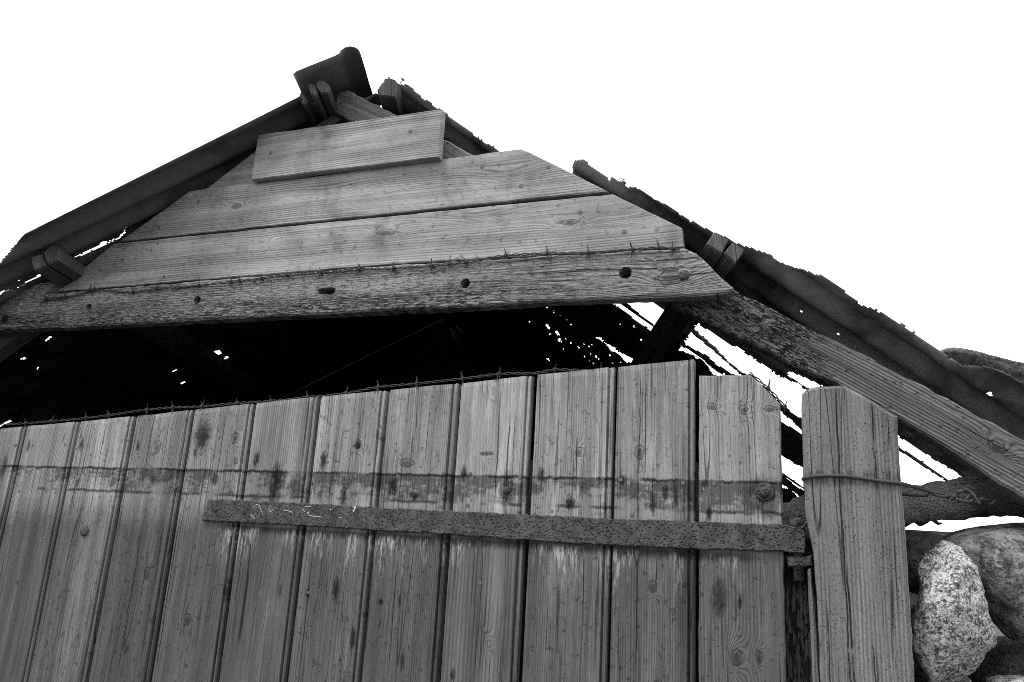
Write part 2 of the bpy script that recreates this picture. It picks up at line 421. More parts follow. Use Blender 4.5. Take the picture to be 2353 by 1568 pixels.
def roof_sheet(name, P0, N, S, a0, a1, s0, s1, openings, sil, m, fine, zoff=0.0, seed=0, rag=2.2, front=False, slant=None, phase=0.0):
    da, ds = (.0045, .0055) if fine else (.0095, .02)
    na = int((a1 - a0) / da) + 1; ns = int((s1 - s0) / ds) + 1
    a = np.linspace(a0, a1, na); s = np.linspace(s0, s1, ns)
    AA, SS = np.meshgrid(a, s, indexing='ij')
    edge = 0.0
    if slant is not None:      # the sheet's own end, very slightly out of square
        edge = slant[0] + slant[1] * SS; AA = AA + edge * np.clip(1 - (AA - a0) / (a1 - a0), 0, 1); edge = edge * np.clip(1 - (AA - a0) / (a1 - a0), 0, 1)
    z = .0085 * np.cos(2 * np.pi * (AA - edge) / .105 + phase) + zoff + .004 * (vnoise(AA * 3 + seed, SS * 2.3 + seed) - .5)
    P = RIDGE + AA[..., None] * RA + SS[..., None] * S + z[..., None] * N
    flat = P.reshape(-1, 3)
    c = (P[:-1, :-1] + P[1:, 1:]).reshape(-1, 3) * .5
    px = proj(c); u = (AA[:-1, :-1]).ravel(); w = (SS[:-1, :-1]).ravel()
    j1 = (vnoise(u * 60 + 7, w * 60) - .5) * 3.4 * rag + (vnoise(u * 170, w * 170 + 3) - .5) * 2 * rag
    j2 = (vnoise(u * 60 + 70, w * 60 + 31) - .5) * 3.4 * rag + (vnoise(u * 170 + 9, w * 170 + 43) - .5) * 2 * rag
    keep = np.ones(len(c), bool)
    if sil is not None:
        sx = np.array([q[0] for q in sil], float); sy = np.array([q[1] for q in sil], float)
        keep &= px[:, 1] + (j2 * .8 + (vnoise(u * 14 + 2, w * 14) - .5) * 16 if front else 0) > np.interp(px[:, 0], sx, sy)
    for k, poly in enumerate(openings):
        big = len(poly) > 6; sc = .55 if big else .25
        keep &= ~inside(px[:, 0] + j1 * sc, px[:, 1] + j2 * sc, poly)
    I = np.arange(na * ns).reshape(na, ns)
    Q = np.stack([I[:-1, :-1], I[1:, :-1], I[1:, 1:], I[:-1, 1:]], -1).reshape(-1, 4)[keep]
    used = np.unique(Q)
    if len(used) == 0: return None
    rm = np.full(na * ns, -1); rm[used] = np.arange(len(used))
    Q = rm[Q]
    me = bpy.data.meshes.new(name)
    me.from_pydata(flat[used].tolist(), [], Q.tolist())
    for q in me.polygons: q.use_smooth = True
    me.materials.append(m)
    o = link(name, me, shed)
    sol = o.modifiers.new('gauge', 'SOLIDIFY'); sol.thickness = .0014; sol.offset = 1
    return o
m_tinR = rust_sheet('rusted_iron_right', .08, .24, 1.0)
m_tinL = rust_sheet('rusted_iron_left', .08, .13, 8.0)
m_tinD = rust_sheet('rusted_iron_darkened', .02, .04, 21.0)  # same iron darkened for the inner rows, interior gloom put into its colour
LAP = .04
ROWS = [(-.52, .36, True), (.36 - LAP, 1.06, True), (1.06 - LAP, 1.80, True), (1.80 - LAP, 2.6, False)]
def a_of(p): return (onplane(p, RIDGE, NL) - RIDGE) @ RA
def s_of(p): return (onplane(p, RIDGE, NL) - RIDGE) @ SL
_a1, _a2, _s1, _s2 = a_of((690, 216)), a_of((92, 514)), s_of((690, 216)), s_of((92, 514))
SLANT = (_a1 - (_a2 - _a1) / (_s2 - _s1) * _s1, (_a2 - _a1) / (_s2 - _s1))
for k, (a0, a1, fine) in enumerate(ROWS):
    f0 = k == 0
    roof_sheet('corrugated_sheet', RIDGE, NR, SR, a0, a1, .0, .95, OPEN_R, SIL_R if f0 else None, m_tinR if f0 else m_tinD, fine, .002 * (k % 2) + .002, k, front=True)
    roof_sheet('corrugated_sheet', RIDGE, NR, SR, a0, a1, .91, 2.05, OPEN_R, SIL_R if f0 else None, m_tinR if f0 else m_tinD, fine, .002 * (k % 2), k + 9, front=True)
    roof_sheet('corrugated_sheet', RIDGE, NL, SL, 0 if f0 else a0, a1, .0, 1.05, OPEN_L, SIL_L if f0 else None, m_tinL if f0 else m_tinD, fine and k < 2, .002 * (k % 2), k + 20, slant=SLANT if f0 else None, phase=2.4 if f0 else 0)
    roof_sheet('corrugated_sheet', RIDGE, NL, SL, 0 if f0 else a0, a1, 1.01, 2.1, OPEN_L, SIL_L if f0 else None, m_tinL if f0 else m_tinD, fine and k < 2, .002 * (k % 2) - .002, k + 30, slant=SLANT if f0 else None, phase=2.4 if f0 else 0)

# --- ridge cap ---------------------------------------------------
m_cap = rust_sheet('ridge_iron', .12, .18, 33.0)
capP = RIDGE - RA * .06
prof = [(676,176),(673,171),(681,164),(700,156),(740,140),(770,128),(779,123),(784,115),(793,109),(804,106.5),(814,108),(822,112),(826,117),(829,125)]
cp = np.array([onplane(p, capP, RA) for p in prof])
V = []; Fc = []; nA = 16; n = len(cp)
for i in range(nA):
    for q in cp: V.append(q + RA * (.55 * i / (nA - 1)) + np.array([0, 0, .0012 * math.sin(i * 1.3)]))
hole_i = set()
for i in range(nA - 1):
    for j in range(n - 1): Fc.append((i * n + j, i * n + j + 1, (i + 1) * n + j + 1, (i + 1) * n + j))
o = mesh('ridge_cap', V, Fc, m_cap, shed, True)
o.modifiers.new('gauge', 'SOLIDIFY').thickness = .0016

# --- gable boards ------------------------------------------------
def kz(px_list, y, axis='x', **d):
    """knots surveyed at picture points -> (across, along, a, b, strength)"""
    out = []
    for (px_, py_, a, b, K) in px_list:
        q = at((px_, py_), y)
        out.append((q[2], q[0], a, b, K) if axis == 'x' else (q[0], q[2], a, b, K))
    return out
def board_patch(sx=1.0, lo=.5):
    """blotchy damp stains with a shape of their own"""
    def f(g, v, h, c, l):
        n = g.noise(g.vec(g.mul(l, 3.2), g.mul(c, 5), sx), 1, 3, .6)
        w = g.ss(n, .38, .62, .84, 1.04)
        blot = g.ss(g.noise(g.vec(g.mul(l, 7), g.mul(c, 5.0), sx + 4), 1, 3, .6), .52, .68, 1.0, .64)
        return g.mul(v, w, blot), h
    return f
BD, BL = .19, .40
def board(name, pts, y, th, seed, knots=(), spots=(), holes=(), lo=.5, D=BD, Lt=BL, ext=True, slope=0.0, **kw):
    c, s_ = math.cos(slope), math.sin(slope)
    m = wood('board_wood', np.array([c, 0, s_]), np.array([-s_, 0, c]), D, Lt, seed, knots=kz(knots, y), spots=kz(spots, y), cracks=.35, crack_scale=55, rings=.5, fibre=.3, broad=.26,
             extra=board_patch(seed, lo) if ext else None, bump=.0012, strength=.6, wavy=.025)
    return slab(name, xz(pts, y), y, th, m, shed, seed=seed, **kw)
board('gable_board', [(470,436),(588,345),(700,330),(700,420)], .002, .02, 1, lo=.30)
board('gable_board', [(593,310),(1016,251),(1008,361),(577,413)], -.022, .022, 2, knots=[(780,330,.012,.03,3)], lo=.5, bevel=.002)
board('gable_board', [(434,440),(482,432),(700,409),(1150,348),(1197,342),(1212,348),(1398,440.5),(1300,448.5),(276,554.5)], .0, .022, 3,
      knots=[(543,475,.012,.035,4),(1160,400,.02,.09,3),(760,440,.02,.1,2)], lo=.36, bevel=.002)
board('gable_board', [(262,560),(1408,446),(1567,524),(1571,567),(900,607),(122,671)], .001, .022, 4,
      knots=[(887,535,.016,.045,5),(1310,511,.014,.04,5),(1100,495,.02,.12,3),(600,560,.012,.04,3),(1420,500,.018,.1,2)], spots=[(377,637,.004,.004,.9)], lo=.36, bevel=.002)

# --- tie beam with old peg holes --------------------------------
BY = -.03
BTH = .036
def beam_gate(g, c, l): return g.mul(g.ss(g.add(c, g.mul(g.sub(g.noise(g.vec(g.mul(l, 5), g.mul(c, 9), 3.0), 1, 3), .5), .12)), 2.215, 2.165), g.ss(l, -.35, -.75))
def beam_extra(g, v, h, c, l):
    w = g.ss(g.noise(g.vec(g.mul(l, 4), g.mul(c, 8), 2.0), 1, 3), .35, .65, .8, 1.0)
    n = g.noise(g.vec(g.mul(c, 280), g.mul(l, 34), 4.0), 1, 4, .7)
    fk = g.mul(g.ss(n, .55, .6), g.ss(l, -.2, -.9, .15, .8))
    return g.mul(v, w, g.sub(1, g.mul(fk, .42))), g.sub(h, g.mul(fk, 1.0))
hs = []
for (px_, py_, rx, rz) in [(203,706,.0115,.0105),(453,690,.012,.0115),(750,669,.026,.009),(1069,651,.0125,.0125),(1437,627,.0140,.0138)]:
    q = at((px_, py_), BY); hs.append((q[0], q[2], rx, rz))
m_beam = wood('beam_wood', X3, Z3, .10, .40, 7, cracks=1.0, crack_scale=75, rings=.35, fibre=.5, broad=.25, extra=beam_extra,
              pits=(190, 30, .56, .75, beam_gate), crackle=(210, 34, .12, .7, beam_gate), knots=kz([(1540,640,.03,.06,4),(1380,665,.02,.1,3),(140,690,.01,.02,3)], BY), bump=.005, strength=.9, wavy=.025)
beam_pts = [(-330,742),(0,684),(110,644),(125,651),(100,675),(122,673),(900,609),(1571,569),(1600,582),(1660,640),(1684,660),(1686,667),(1668,674),(1640,677),(1560,681),(1400,687),(1250,694),(1080,705),(900,713),(700,724),(500,734),(250,748),(0,757),(-330,775)]
slab('tie_beam', xz(beam_pts, BY), BY, BTH, m_beam, shed, bevel=.005, jit=.0018, seg=.018, holes=hs, seed=5)

# --- rafters -----------------------------------------------------
th = math.atan(.632)
RL, RC = np.array([math.cos(th), 0, -math.sin(th)]), np.array([math.sin(th), 0, math.cos(th)])
RY = .033
zl = lambda x: 2.173 - .635 * (x + .104)
def raf_gate(g, c, l): return g.ss(g.add(l, g.mul(g.sub(g.noise(g.vec(g.mul(l, 6), g.mul(c, 22), 1.0), 1, 3), .5), .35)), -.98, -1.06) if False else g.mul(g.ss(g.add(l, g.mul(g.sub(g.noise(g.vec(g.mul(l, 6), g.mul(c, 22), 1.0), 1, 3), .5), .35)), -.98, -1.06), g.ss(l, -1.8, -1.6))
m_raf = wood('rafter_wood', RL, RC, .06, .21, 11, cracks=.7, crack_scale=60, rings=.5, fibre=.45, broad=.3,
             pits=(150, 55, .56, .85, raf_gate), crackle=(230, 60, .16, .85, raf_gate), knots=[(RC @ at(p, RY), RL @ at(p, RY), a, b, K) for p, a, b, K in [((2290,1028), .018, .03, 5), ((1735,735), .014, .03, 4)]], bump=.005, strength=.9, wavy=.025)
rp = xz([(764,256),(776,213),(797,206)], RY) + [(x, zl(x) + .003 * math.sin(9 * x)) for x in (-.8, -.4, -.1, .1, .3, .5, .9)]
rp += [(.9, zl(.9) - .118)] + xz([(2353,1146),(2200,1045),(2065,960),(1985,915),(1910,877),(1850,852),(1725,787),(1600,727)], RY) + [(-.8, zl(-.8) - .09)]
slab('rafter', rp, RY, .055, m_raf, shed, bevel=.004, jit=.0022, seg=.02, seed=8)
tl = math.atan(.551)
m_rafl = wood('rafter_wood', np.array([math.cos(tl), 0, math.sin(tl)]), np.array([-math.sin(tl), 0, math.cos(tl)]), .04, .12, 13, cracks=1, bump=.004)
zt = lambda x: 2.644 + .551 * (x + 1.397)
slab('rafter', xz([(-160,790),(-160,915),(0,801),(42,770),(300,600),(600,402),(843,229),(866,214),(800,238),(560,395),(200,628)], .05), .05, .05, m_rafl, shed, bevel=.004, jit=.002, seed=9)

# --- purlins, run along the shed's long axis --------------------
m_pur = wood('purlin_wood', RA, np.cross(RA, Z3) * .7 + Z3 * .7, .045, .14, 17, cracks=.8, bump=.004)
g = G('sawn_end_dummy'); bpy.data.materials.remove(g.m)
def purlin(pts, P0, N, drop, length, seed, a=None):
    if a is None:
        top = onplane(pts[0], P0 - N * drop, N); aa = (top - RIDGE) @ RA
    else: aa = a
    Q = [onplane(p, RIDGE + RA * aa, RA) for p in pts]
    return prism('purlin', Q, RA * length, m_pur, shed, seed=seed)
purlin([(1643,531),(1659,538),(1676,549),(1668,566),(1660,584),(1641,573),(1623,561),(1632,547)], PR0, NR, .012, 2.5, 1)
purlin([(1685,557),(1698,563),(1712,573),(1704,588),(1690,606),(1664,582),(1674,568)], PR0, NR, .012, 2.5, 2)
purlin([(122,561),(134,569),(135,584),(133,598),(110,608),(103,597),(99,580),(108,570)], PL0, NL, .012, 2.5, 3)
purlin([(70,590),(84,586),(100,582),(103,596),(106,612),(92,617),(77,622),(72,606)], PL0, NL, .014, 2.5, 4)
purlin([(685,223),(690,210),(696,213),(702,222),(710,234),(704,243),(694,240)], PL0, NL, .02, 2.3, 5, a=.02)
purlin([(707,197),(711,191),(719,191),(725,199),(730,213),(726,222),(714,216)], PL0, NL, .02, 2.3, 6, a=-.02)
purlin([(723,190),(732,184),(746,185),(755,194),(760,206),(752,214),(738,214),(728,204)], PL0, NL, .02, 2.3, 7, a=-.02)
purlin([(866,206),(875,191),(893,177),(907,181),(918,193),(917,207),(909,224),(890,222),(872,220)], PR0, NR, .02, 2.3, 8, a=-.005)

# --- inner truss and brace (deep in the dark) -------------------
m_dark = wood('near_black_wood', RL, RC, .008, .02, 19, cracks=.5)  # near black: the gloom of the interior is put into the wood colour
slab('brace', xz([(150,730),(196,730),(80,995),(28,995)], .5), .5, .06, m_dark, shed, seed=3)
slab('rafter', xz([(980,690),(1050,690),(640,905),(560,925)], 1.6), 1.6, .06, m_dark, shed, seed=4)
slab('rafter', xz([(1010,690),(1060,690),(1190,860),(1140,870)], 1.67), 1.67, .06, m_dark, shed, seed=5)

# --- rough stone walls round the inside --------------------------
m_wall = granite('wall_stone', .04, .12, 30, 4.0)
def wall_block(name, p, q, z0, z1, t, m, parent, seed):
    p = np.array(p, float); q = np.array(q, float); d = q - p; L = np.linalg.norm(d); d /= L; nn = np.array([-d[1], d[0]])
    nl = max(4, int(L / .12)); nz = max(4, int((z1 - z0) / .12)); V = []; Fc = []
    for side in (-1, 1):
        for i in range(nl + 1):
            for k in range(nz + 1):
                b = p + d * L * i / nl; z = z0 + (z1 - z0) * k / nz
                off = side * (t / 2 + .03 * mnoise.noise(Vector((i * .7, k * .7, seed + side))))
                V.append((b[0] + nn[0] * off, b[1] + nn[1] * off, z + .03 * mnoise.noise(Vector((i * .9, k, seed * 3.)))))
    S_ = (nl + 1) * (nz + 1); id_ = lambda s, i, k: s * S_ + i * (nz + 1) + k
    for s in (0, 1):
        for i in range(nl):
            for k in range(nz): Fc.append((id_(s, i, k), id_(s, i + 1, k), id_(s, i + 1, k + 1), id_(s, i, k + 1)))
    for i in range(nl):
        for k in (0, nz): Fc.append((id_(0, i, k), id_(0, i + 1, k), id_(1, i + 1, k), id_(1, i, k)))
    for k in range(nz):
        for i in (0, nl): Fc.append((id_(0, i, k), id_(0, i, k + 1), id_(1, i, k + 1), id_(1, i, k)))
    return mesh(name, V, Fc, m, parent)
bk = RIDGE + RA * 2.5
eL = RIDGE + SL * 2.0; eR = RIDGE + SR * 1.95
wall_block('side_wall', (eL[0] + .12, eL[1] + .1), (eL + RA * 2.5)[:2] + np.array([.1, 0]), -.05, eL[2] - .05, .25, m_wall, shed, 1)
wall_block('side_wall', (eR + RA * .35)[:2] - np.array([.05, 0]), (eR + RA * 2.5)[:2] - np.array([.05, 0]), -.05, eR[2] - .085, .25, m_wall, shed, 2)
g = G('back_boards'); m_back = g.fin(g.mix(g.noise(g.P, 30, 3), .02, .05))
bp_ = [eL + RA * 2.45, eR + RA * 2.45]
bv = [np.array([bp_[0][0], bp_[0][1], 0]), np.array([bp_[1][0], bp_[1][1], 0]), bp_[1] - [0, 0, .02], bk - RA * .05 - [0, 0, .02], bp_[0] - [0, 0, .02]]
V = bv + [q + RA * .04 for q in bv]
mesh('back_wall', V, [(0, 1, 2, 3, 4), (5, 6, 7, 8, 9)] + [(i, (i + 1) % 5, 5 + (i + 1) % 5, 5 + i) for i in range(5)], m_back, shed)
wall_block('front_wall', (eL[0] - .05, .12), (-2.42, .12), -.05, 1.84, .22, m_wall, shed, 3)

# --- door post, jamb, batten -------------------------------------
PY = -.06
def post_extra(g, v, h, c, l):
    wire = at((1960, 1097), PY)[2]
    d = g.ss(g.ma('ABSOLUTE', g.sub(l, wire - .002)), .004, .022, 1, 0)
    n = g.noise(g.vec(g.mul(c, 150), g.mul(l, 20), 5.0), 1, 2)
    return g.mul(v, g.sub(1, g.mul(d, g.ss(n, .35, .65), .6))), h
m_post = wood('post_wood', Z3, X3, .10, .22, 23, cracks=1.0, crack_scale=30, cw_=.010, rings=.3, fibre=.35, broad=.3,
              lines=[(.078, 1.3, 1.95, .0016), (.083, .0, 1.62, .0018), (.140, 1.72, 1.93, .0014), (.118, .2, 1.5, .0013), (.165, 1.8, 1.9, .0012), (.045, .4, 1.55, .0012)],
              pits=(330, 190, .635, .8, lambda g, c, l: g.ss(g.noise(g.vec(g.mul(c, 22), g.mul(l, 5), 6.0), 1, 2), .38, .6, .25, 1)), extra=post_extra, bump=.004, strength=.9, wavy=.012)
def down(p, q, z):      # line through two surveyed points, carried down to height z (wall plane y)
    t = (z - p[1]) / (q[1] - p[1]); return (p[0] + (q[0] - p[0]) * t, z)
ppts = xz([(1842,906),(1850,897),(1869,889),(1937,885),(1985,909),(2063,957),(2066,1030),(2071,1104),(2079,1196),(2093,1398),(2102,1560)], PY)
ppts.append(down(ppts[-2], ppts[-1], -.15)); lpts = xz([(1886,1568),(1879,1398),(1870,1270),(1853,1190),(1847,1100)], PY)
ppts.append(down(lpts[1], lpts[0], -.15)); ppts += lpts
slab('door_post', ppts, PY, .17, m_post, shed, bevel=.006, jit=.001, seg=.02, seed=12)
m_jamb = wood('rotten_wood', Z3, X3, .02, .10, 29, cracks=1.2, crack_scale=50, pits=(120, 25, .5, .8, None), bump=.006, strength=1)
jp = xz([(1795,1212),(1862,1212)], .035); slab('door_jamb', [jp[0], jp[1], (jp[1][0] + .02, -.1), (jp[0][0] - .0, -.1)], .035, .05, m_jamb, shed, jit=.003, seed=13)
bpz = xz([(1856,1310),(1864,1305),(1884,1568),(1868,1568)], -.035)
slab('batten', [bpz[0], bpz[1], down(bpz[1], bpz[2], -.1), down(bpz[0], bpz[3], -.1)], -.035, .05, m_post, shed, bevel=.002, seed=14)

# --- plank door ---------------------------------------------------
door = empty('door', (0, 0, 0), shed)
door['label'] = 'weathered vertical plank door with dark stain band and a long rusty strap hinge'
zb1 = 1.762; zb2 = 1.700
hingeA = at((470, 1195), 0); hingeB = at((1800, 1268), 0)
def door_extra(seed):
    def f(g, v, h, c, l):
        j = g.noise(g.vec(g.mul(c, 42), g.mul(l, 12), 1.5), 1, 3, .65)
        j2 = g.noise(g.vec(g.mul(c, 230), g.mul(l, 30), 2.5), 1, 3, .7)
        ll = g.add(l, g.mul(g.sub(j, .5), .012), g.mul(g.sub(j2, .5), .006))
        blot = g.noise(g.vec(g.mul(c, 13), g.mul(l, 24), 7.7 + seed * .01), 1, 6, .75)
        right = -.025
        for (z0, wd, am) in ((-.74, .20, .10), (-.15, .15, .12), (-1.5, .18, .05), (-1.12, .10, .05)):
            u = g.mul(g.sub(c, z0), 1 / wd); right = g.add(right, g.mul(g.ma('EXPONENT', g.mul(u, u, -1.0)), am))
        right = g.add(right, g.mul(g.sub(l, (zb1 + zb2) / 2), 1.6))
        band = g.mul(g.ss(ll, zb1 - .0015, zb1 + .0015, 1, 0), g.ss(ll, zb2 - .008, zb2 + .006, 0, 1))
        body = g.mul(band, g.ss(g.add(blot, right, g.mul(g.sub(j2, .5), .35)), .46, .58, .04, .66))
        top = g.mul(g.ss(g.ma('ABSOLUTE', g.sub(ll, zb1 - .003)), .001, .006, 1, 0), g.ss(g.noise(g.vec(g.mul(c, 14), 0.0, 3.3), 1, 2), .36, .5, .2, .9))
        bot = g.mul(g.ss(g.ma('ABSOLUTE', g.sub(ll, zb2)), .001, .006, 1, 0), g.ss(g.noise(g.vec(g.mul(c, 11), 5.0, 3.3), 1, 2), .45, .56, 0, .75))
        dk = g.ma('MAXIMUM', g.ma('MAXIMUM', body, top), bot)
        dk = g.mul(dk, g.ss(j2, .2, .5, .55, 1))
        v = g.mul(v, g.sub(1, dk))
        # below the old ledge mark the wood is darker, streaked
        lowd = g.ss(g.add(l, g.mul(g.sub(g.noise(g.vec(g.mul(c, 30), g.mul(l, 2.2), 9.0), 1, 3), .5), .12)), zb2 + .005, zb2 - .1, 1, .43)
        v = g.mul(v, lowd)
        # pale lime bleeding below the strap
        zh = g.add(hingeA[2] - .008, g.mul(g.sub(c, float(hingeA[0])), float((hingeB[2] - hingeA[2]) / (hingeB[0] - hingeA[0]))))
        d = g.sub(zh, l)
        st = g.noise(g.vec(g.mul(c, 190), g.mul(l, 26), 4.4), 1, 5, .75); st2 = g.noise(g.vec(g.mul(c, 13), g.mul(l, 3), 8.1), 1, 4, .65)
        inx = g.mul(g.ss(c, -1.36, -1.3), g.ss(c, -.05, -.12))
        reach = g.ss(g.add(d, g.mul(g.sub(st2, .5), -.40), g.mul(g.sub(st, .5), -.10)), -.02, .07, 1, 0)
        wm = g.mul(reach, g.ss(d, .0, .014), g.ss(st, .44, .60), inx, g.ss(st2, .42, .56, .0, 1))
        strap_shade = g.mul(g.ss(d, -.005, .004), g.ss(g.add(d, g.mul(g.sub(st, .5), .03)), .006, .026, 1, 0), inx)  # shadow close under the strap, painted into the plank colour
        v = g.mul(v, g.sub(1, g.mul(strap_shade, .7)))
        v = g.mix(g.mul(wm, .75), v, .40)
        return v, h
    return f
TOP = [(-170,1003),(-61,992),(61,979),(182,968.5),(313,956),(445,942),(587,927),(736,911),(893,897),(1058,880),(1233,862),(1417,843),(1602,824)]
BOT = [(-333,1568),(-205,1568),(-71,1568),(62,1568),(201,1568),(344,1568),(501,1568),(659,1568),(828,1568),(1009,1568),(1197,1568),(1398,1568),(1603,1568)]
GAP = [.006,.006,.006,.006,.0105,.006,.0085,.007,.0075,.0075,.0115,.0055,.006]
KN = {2:[(20,1200,.012,.02,3)],3:[(260,1105,.022,.035,6)],4:[(363,1028,.018,.035,6),(338,1320,.017,.03,5),(293,1490,.012,.018,4),(270,1110,.02,.03,5)],
      5:[(465,1005,.026,.045,6),(538,1008,.017,.028,5),(430,1425,.022,.03,5),(520,1360,.02,.04,4)],6:[(595,1365,.01,.013,3)],
      7:[(823,1022,.014,.025,4),(705,1430,.006,.02,2)],8:[(935,1065,.035,.018,6),(1020,1500,.012,.02,3)],9:[(1118,1048,.012,.014,3),(1130,900,.012,.03,3),(1120,1480,.012,.018,3)],
      10:[(1330,1040,.012,.02,4),(1365,940,.012,.04,3),(1415,1375,.016,.02,4)],11:[(1470,1040,.02,.03,6),(1540,890,.01,.012,3),(1500,1350,.014,.022,5),(1520,1565,.01,.02,3)],
      12:[(1636,935,.02,.014,5),(1708,943,.016,.02,5),(1770,940,.02,.012,5),(1693,1512,.018,.03,5),(1745,1512,.012,.02,4)]}
SPOT = {1:[(8,1075,.008,.03,.7)],2:[(66,1025,.005,.016,.8),(8,1138,.012,.02,.85),(40,1340,.004,.006,.7)],3:[(188,1022,.006,.018,.85),(100,1085,.004,.02,.7),(129,1157,.003,.014,.7),(83,1090,.003,.02,.6)],
      4:[(318,1025,.005,.012,.8),(270,1108,.016,.022,.9),(354,1103,.008,.009,.7)],5:[(448,1040,.006,.010,.8),(465,1000,.022,.034,.72),(493,1103,.010,.012,.8),(540,1060,.006,.009,.6)],
      6:[(590,1057,.007,.016,.85),(634,1112,.014,.042,.9),(590,1145,.012,.008,.6),(645,1358,.004,.012,.6)],7:[(743,1060,.007,.020,.9),(790,1140,.007,.022,.9),(822,1024,.008,.008,.9),(708,1362,.004,.010,.9),(773,1355,.008,.022,.85),(811,1468,.006,.020,.85)],
      8:[(903,1120,.012,.016,.92),(953,1140,.010,.009,.9),(918,1382,.004,.012,.6),(875,1384,.006,.006,.9),(925,1520,.004,.018,.7)],9:[(1066,1088,.006,.012,.85),(1163,1122,.015,.03,.8),(1118,1043,.014,.004,.75),(1040,1553,.005,.012,.8)],
      10:[(1244,1095,.007,.016,.85),(1310,1158,.009,.011,.9),(1105,1400,.01,.02,.5)],11:[(1430,1103,.007,.010,.85),(1528,1133,.006,.014,.85),(1500,1160,.005,.02,.8),(1552,1140,.004,.02,.7)],
      12:[(1620,1112,.006,.008,.8),(1630,1180,.005,.014,.9),(1755,1135,.03,.028,.6),(1765,1165,.016,.022,.65),(1652,1375,.012,.03,.7),(1700,1385,.003,.012,.9),(1690,1385,.004,.03,.4)]}
LINE = {3:[(232,1040,961,1190,.0012)],4:[(385,1000,945,1110,.0010),(300,1380,1210,1560,.0012)],5:[(518,960,936,1125,.0012),(395,1300,1180,1560,.0012)],6:[(560,1250,1180,1420,.0012),(530,1330,1240,1500,.0010)],
        7:[(690,980,940,1080,.0010),(706,1400,1330,1560,.0012)],8:[(958,960,925,1015,.0014),(985,980,905,1075,.0010),(905,1400,1280,1560,.0010)],
        9:[(1145,1000,925,1170,.0017),(1170,1009,935,1170,.0017),(1183,980,940,1110,.0010),(1105,1350,1250,1500,.0010)],10:[(1327,1000,985,1130,.0012),(1262,1090,1060,1150,.0014),(1380,1090,1060,1110,.0010),(1342,1330,1250,1420,.0012)],
        11:[(1470,920,850,1110,.0014),(1484,900,860,1110,.0012),(1500,1090,1060,1180,.0014),(1463,1350,1270,1560,.0012),(1508,1300,1265,1390,.0012)]}
def lz(lst): return [(at((a, b))[0], at((a, y2))[2], at((a, y1))[2], w) for a, b, y1, y2, w in lst]
def plank(i):
    TA, TB = at(TOP[i]), at(TOP[i + 1]); BA, BB = at(BOT[i]), at(BOT[i + 1])
    zbot = .06
    def low(t, b): s = (zbot - t[2]) / (b[2] - t[2]); return np.array([t[0] + (b[0] - t[0]) * s, 0, zbot])
    LA, LB = low(TA, BA), low(TB, BB)
    rnd = random.Random(i * 5 + 1)
    dy = rnd.uniform(-.0015, .0015); gp = GAP[i + 1]; ga = .0012
    # cross section, left edge to right edge with the planed bead along the right edge: (distance, from left?, depth)
    prof = [('l', ga, .022), ('l', ga, .004), ('l', ga + .0035, 0.0), ('m', .33, -.0006 * rnd.random()), ('m', .66, -.0006 * rnd.random()),
            ('r', gp + .0138, .0), ('r', gp + .0122, .009), ('r', gp + .0096, .009), ('r', gp + .0080, .0022), ('r', gp + .0055, .0002), ('r', gp + .0022, .0012), ('r', gp + .0006, .004), ('r', gp, .022)]
    rows = []
    zs = [0, .006, .03, .1, .2, .35, .5, .65, .8, 1.0]
    for z in zs:
        a = TA + (LA - TA) * z; b = TB + (LB - TB) * z; w = b[0] - a[0]; row = []
        for kd, q, y in prof:
            x = a[0] + q if kd == 'l' else (b[0] - q if kd == 'r' else a[0] + w * q)
            t = (x - a[0]) / w
            row.append((x + (rnd.uniform(-.0004, .0004)), y + dy + (.0025 if z == 0 else 0), a[2] + (b[2] - a[2]) * t + (rnd.uniform(-.0012, .0012) if z == 0 else 0)))
        rows.append(row)
    n = len(prof); V = [q for r in rows for q in r]; Fc = []
    for r in range(len(rows) - 1):
        for k in range(n): Fc.append((r * n + k, r * n + (k + 1) % n, (r + 1) * n + (k + 1) % n, (r + 1) * n + k))
    Fc.append(tuple(range(n))); Fc.append(tuple(range((len(rows) - 1) * n, len(rows) * n)))
    ton = 1 + rnd.uniform(-.2, .2)
    m = wood('plank_wood', Z3, X3, .13 * ton, .36 * ton, 40 + i, S=rnd.choice([240, 300, 340, 400]), knots=kz(KN.get(i, []), 0, 'z'), spots=kz(SPOT.get(i, []), 0, 'z'),
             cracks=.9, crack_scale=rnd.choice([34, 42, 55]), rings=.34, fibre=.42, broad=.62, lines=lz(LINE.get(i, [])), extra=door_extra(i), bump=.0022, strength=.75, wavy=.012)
    return mesh('plank', V, Fc, m, door)
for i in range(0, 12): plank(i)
lp = xz([(1606,863),(1660,862),(1724,862),(1745,880),(1770,906),(1793,928)], 0)
q0 = xz([(1795,1000),(1807,1568)], 0); q1 = xz([(1606,900),(1605,1568)], 0)
lp += [q0[0], down(q0[0], q0[1], .06), down(q1[0], q1[1], .06)]
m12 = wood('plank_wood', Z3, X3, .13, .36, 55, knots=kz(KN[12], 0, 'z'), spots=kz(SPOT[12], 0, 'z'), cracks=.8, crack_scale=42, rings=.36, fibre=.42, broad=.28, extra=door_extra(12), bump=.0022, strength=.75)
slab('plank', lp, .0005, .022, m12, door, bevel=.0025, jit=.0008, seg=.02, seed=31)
m_ledge = wood('ledge_wood', X3, Z3, .03, .08, 60)
slab('ledge', [(-2.5, 1.80), (-.04, 1.80), (-.04, 1.68), (-2.5, 1.68)], .0235, .03, m_ledge, door, seed=33)
slab('ledge', [(-2.5, .50), (-.04, .50), (-.04, .36), (-2.5, .36)], .0235, .03, m_ledge, door, seed=34)

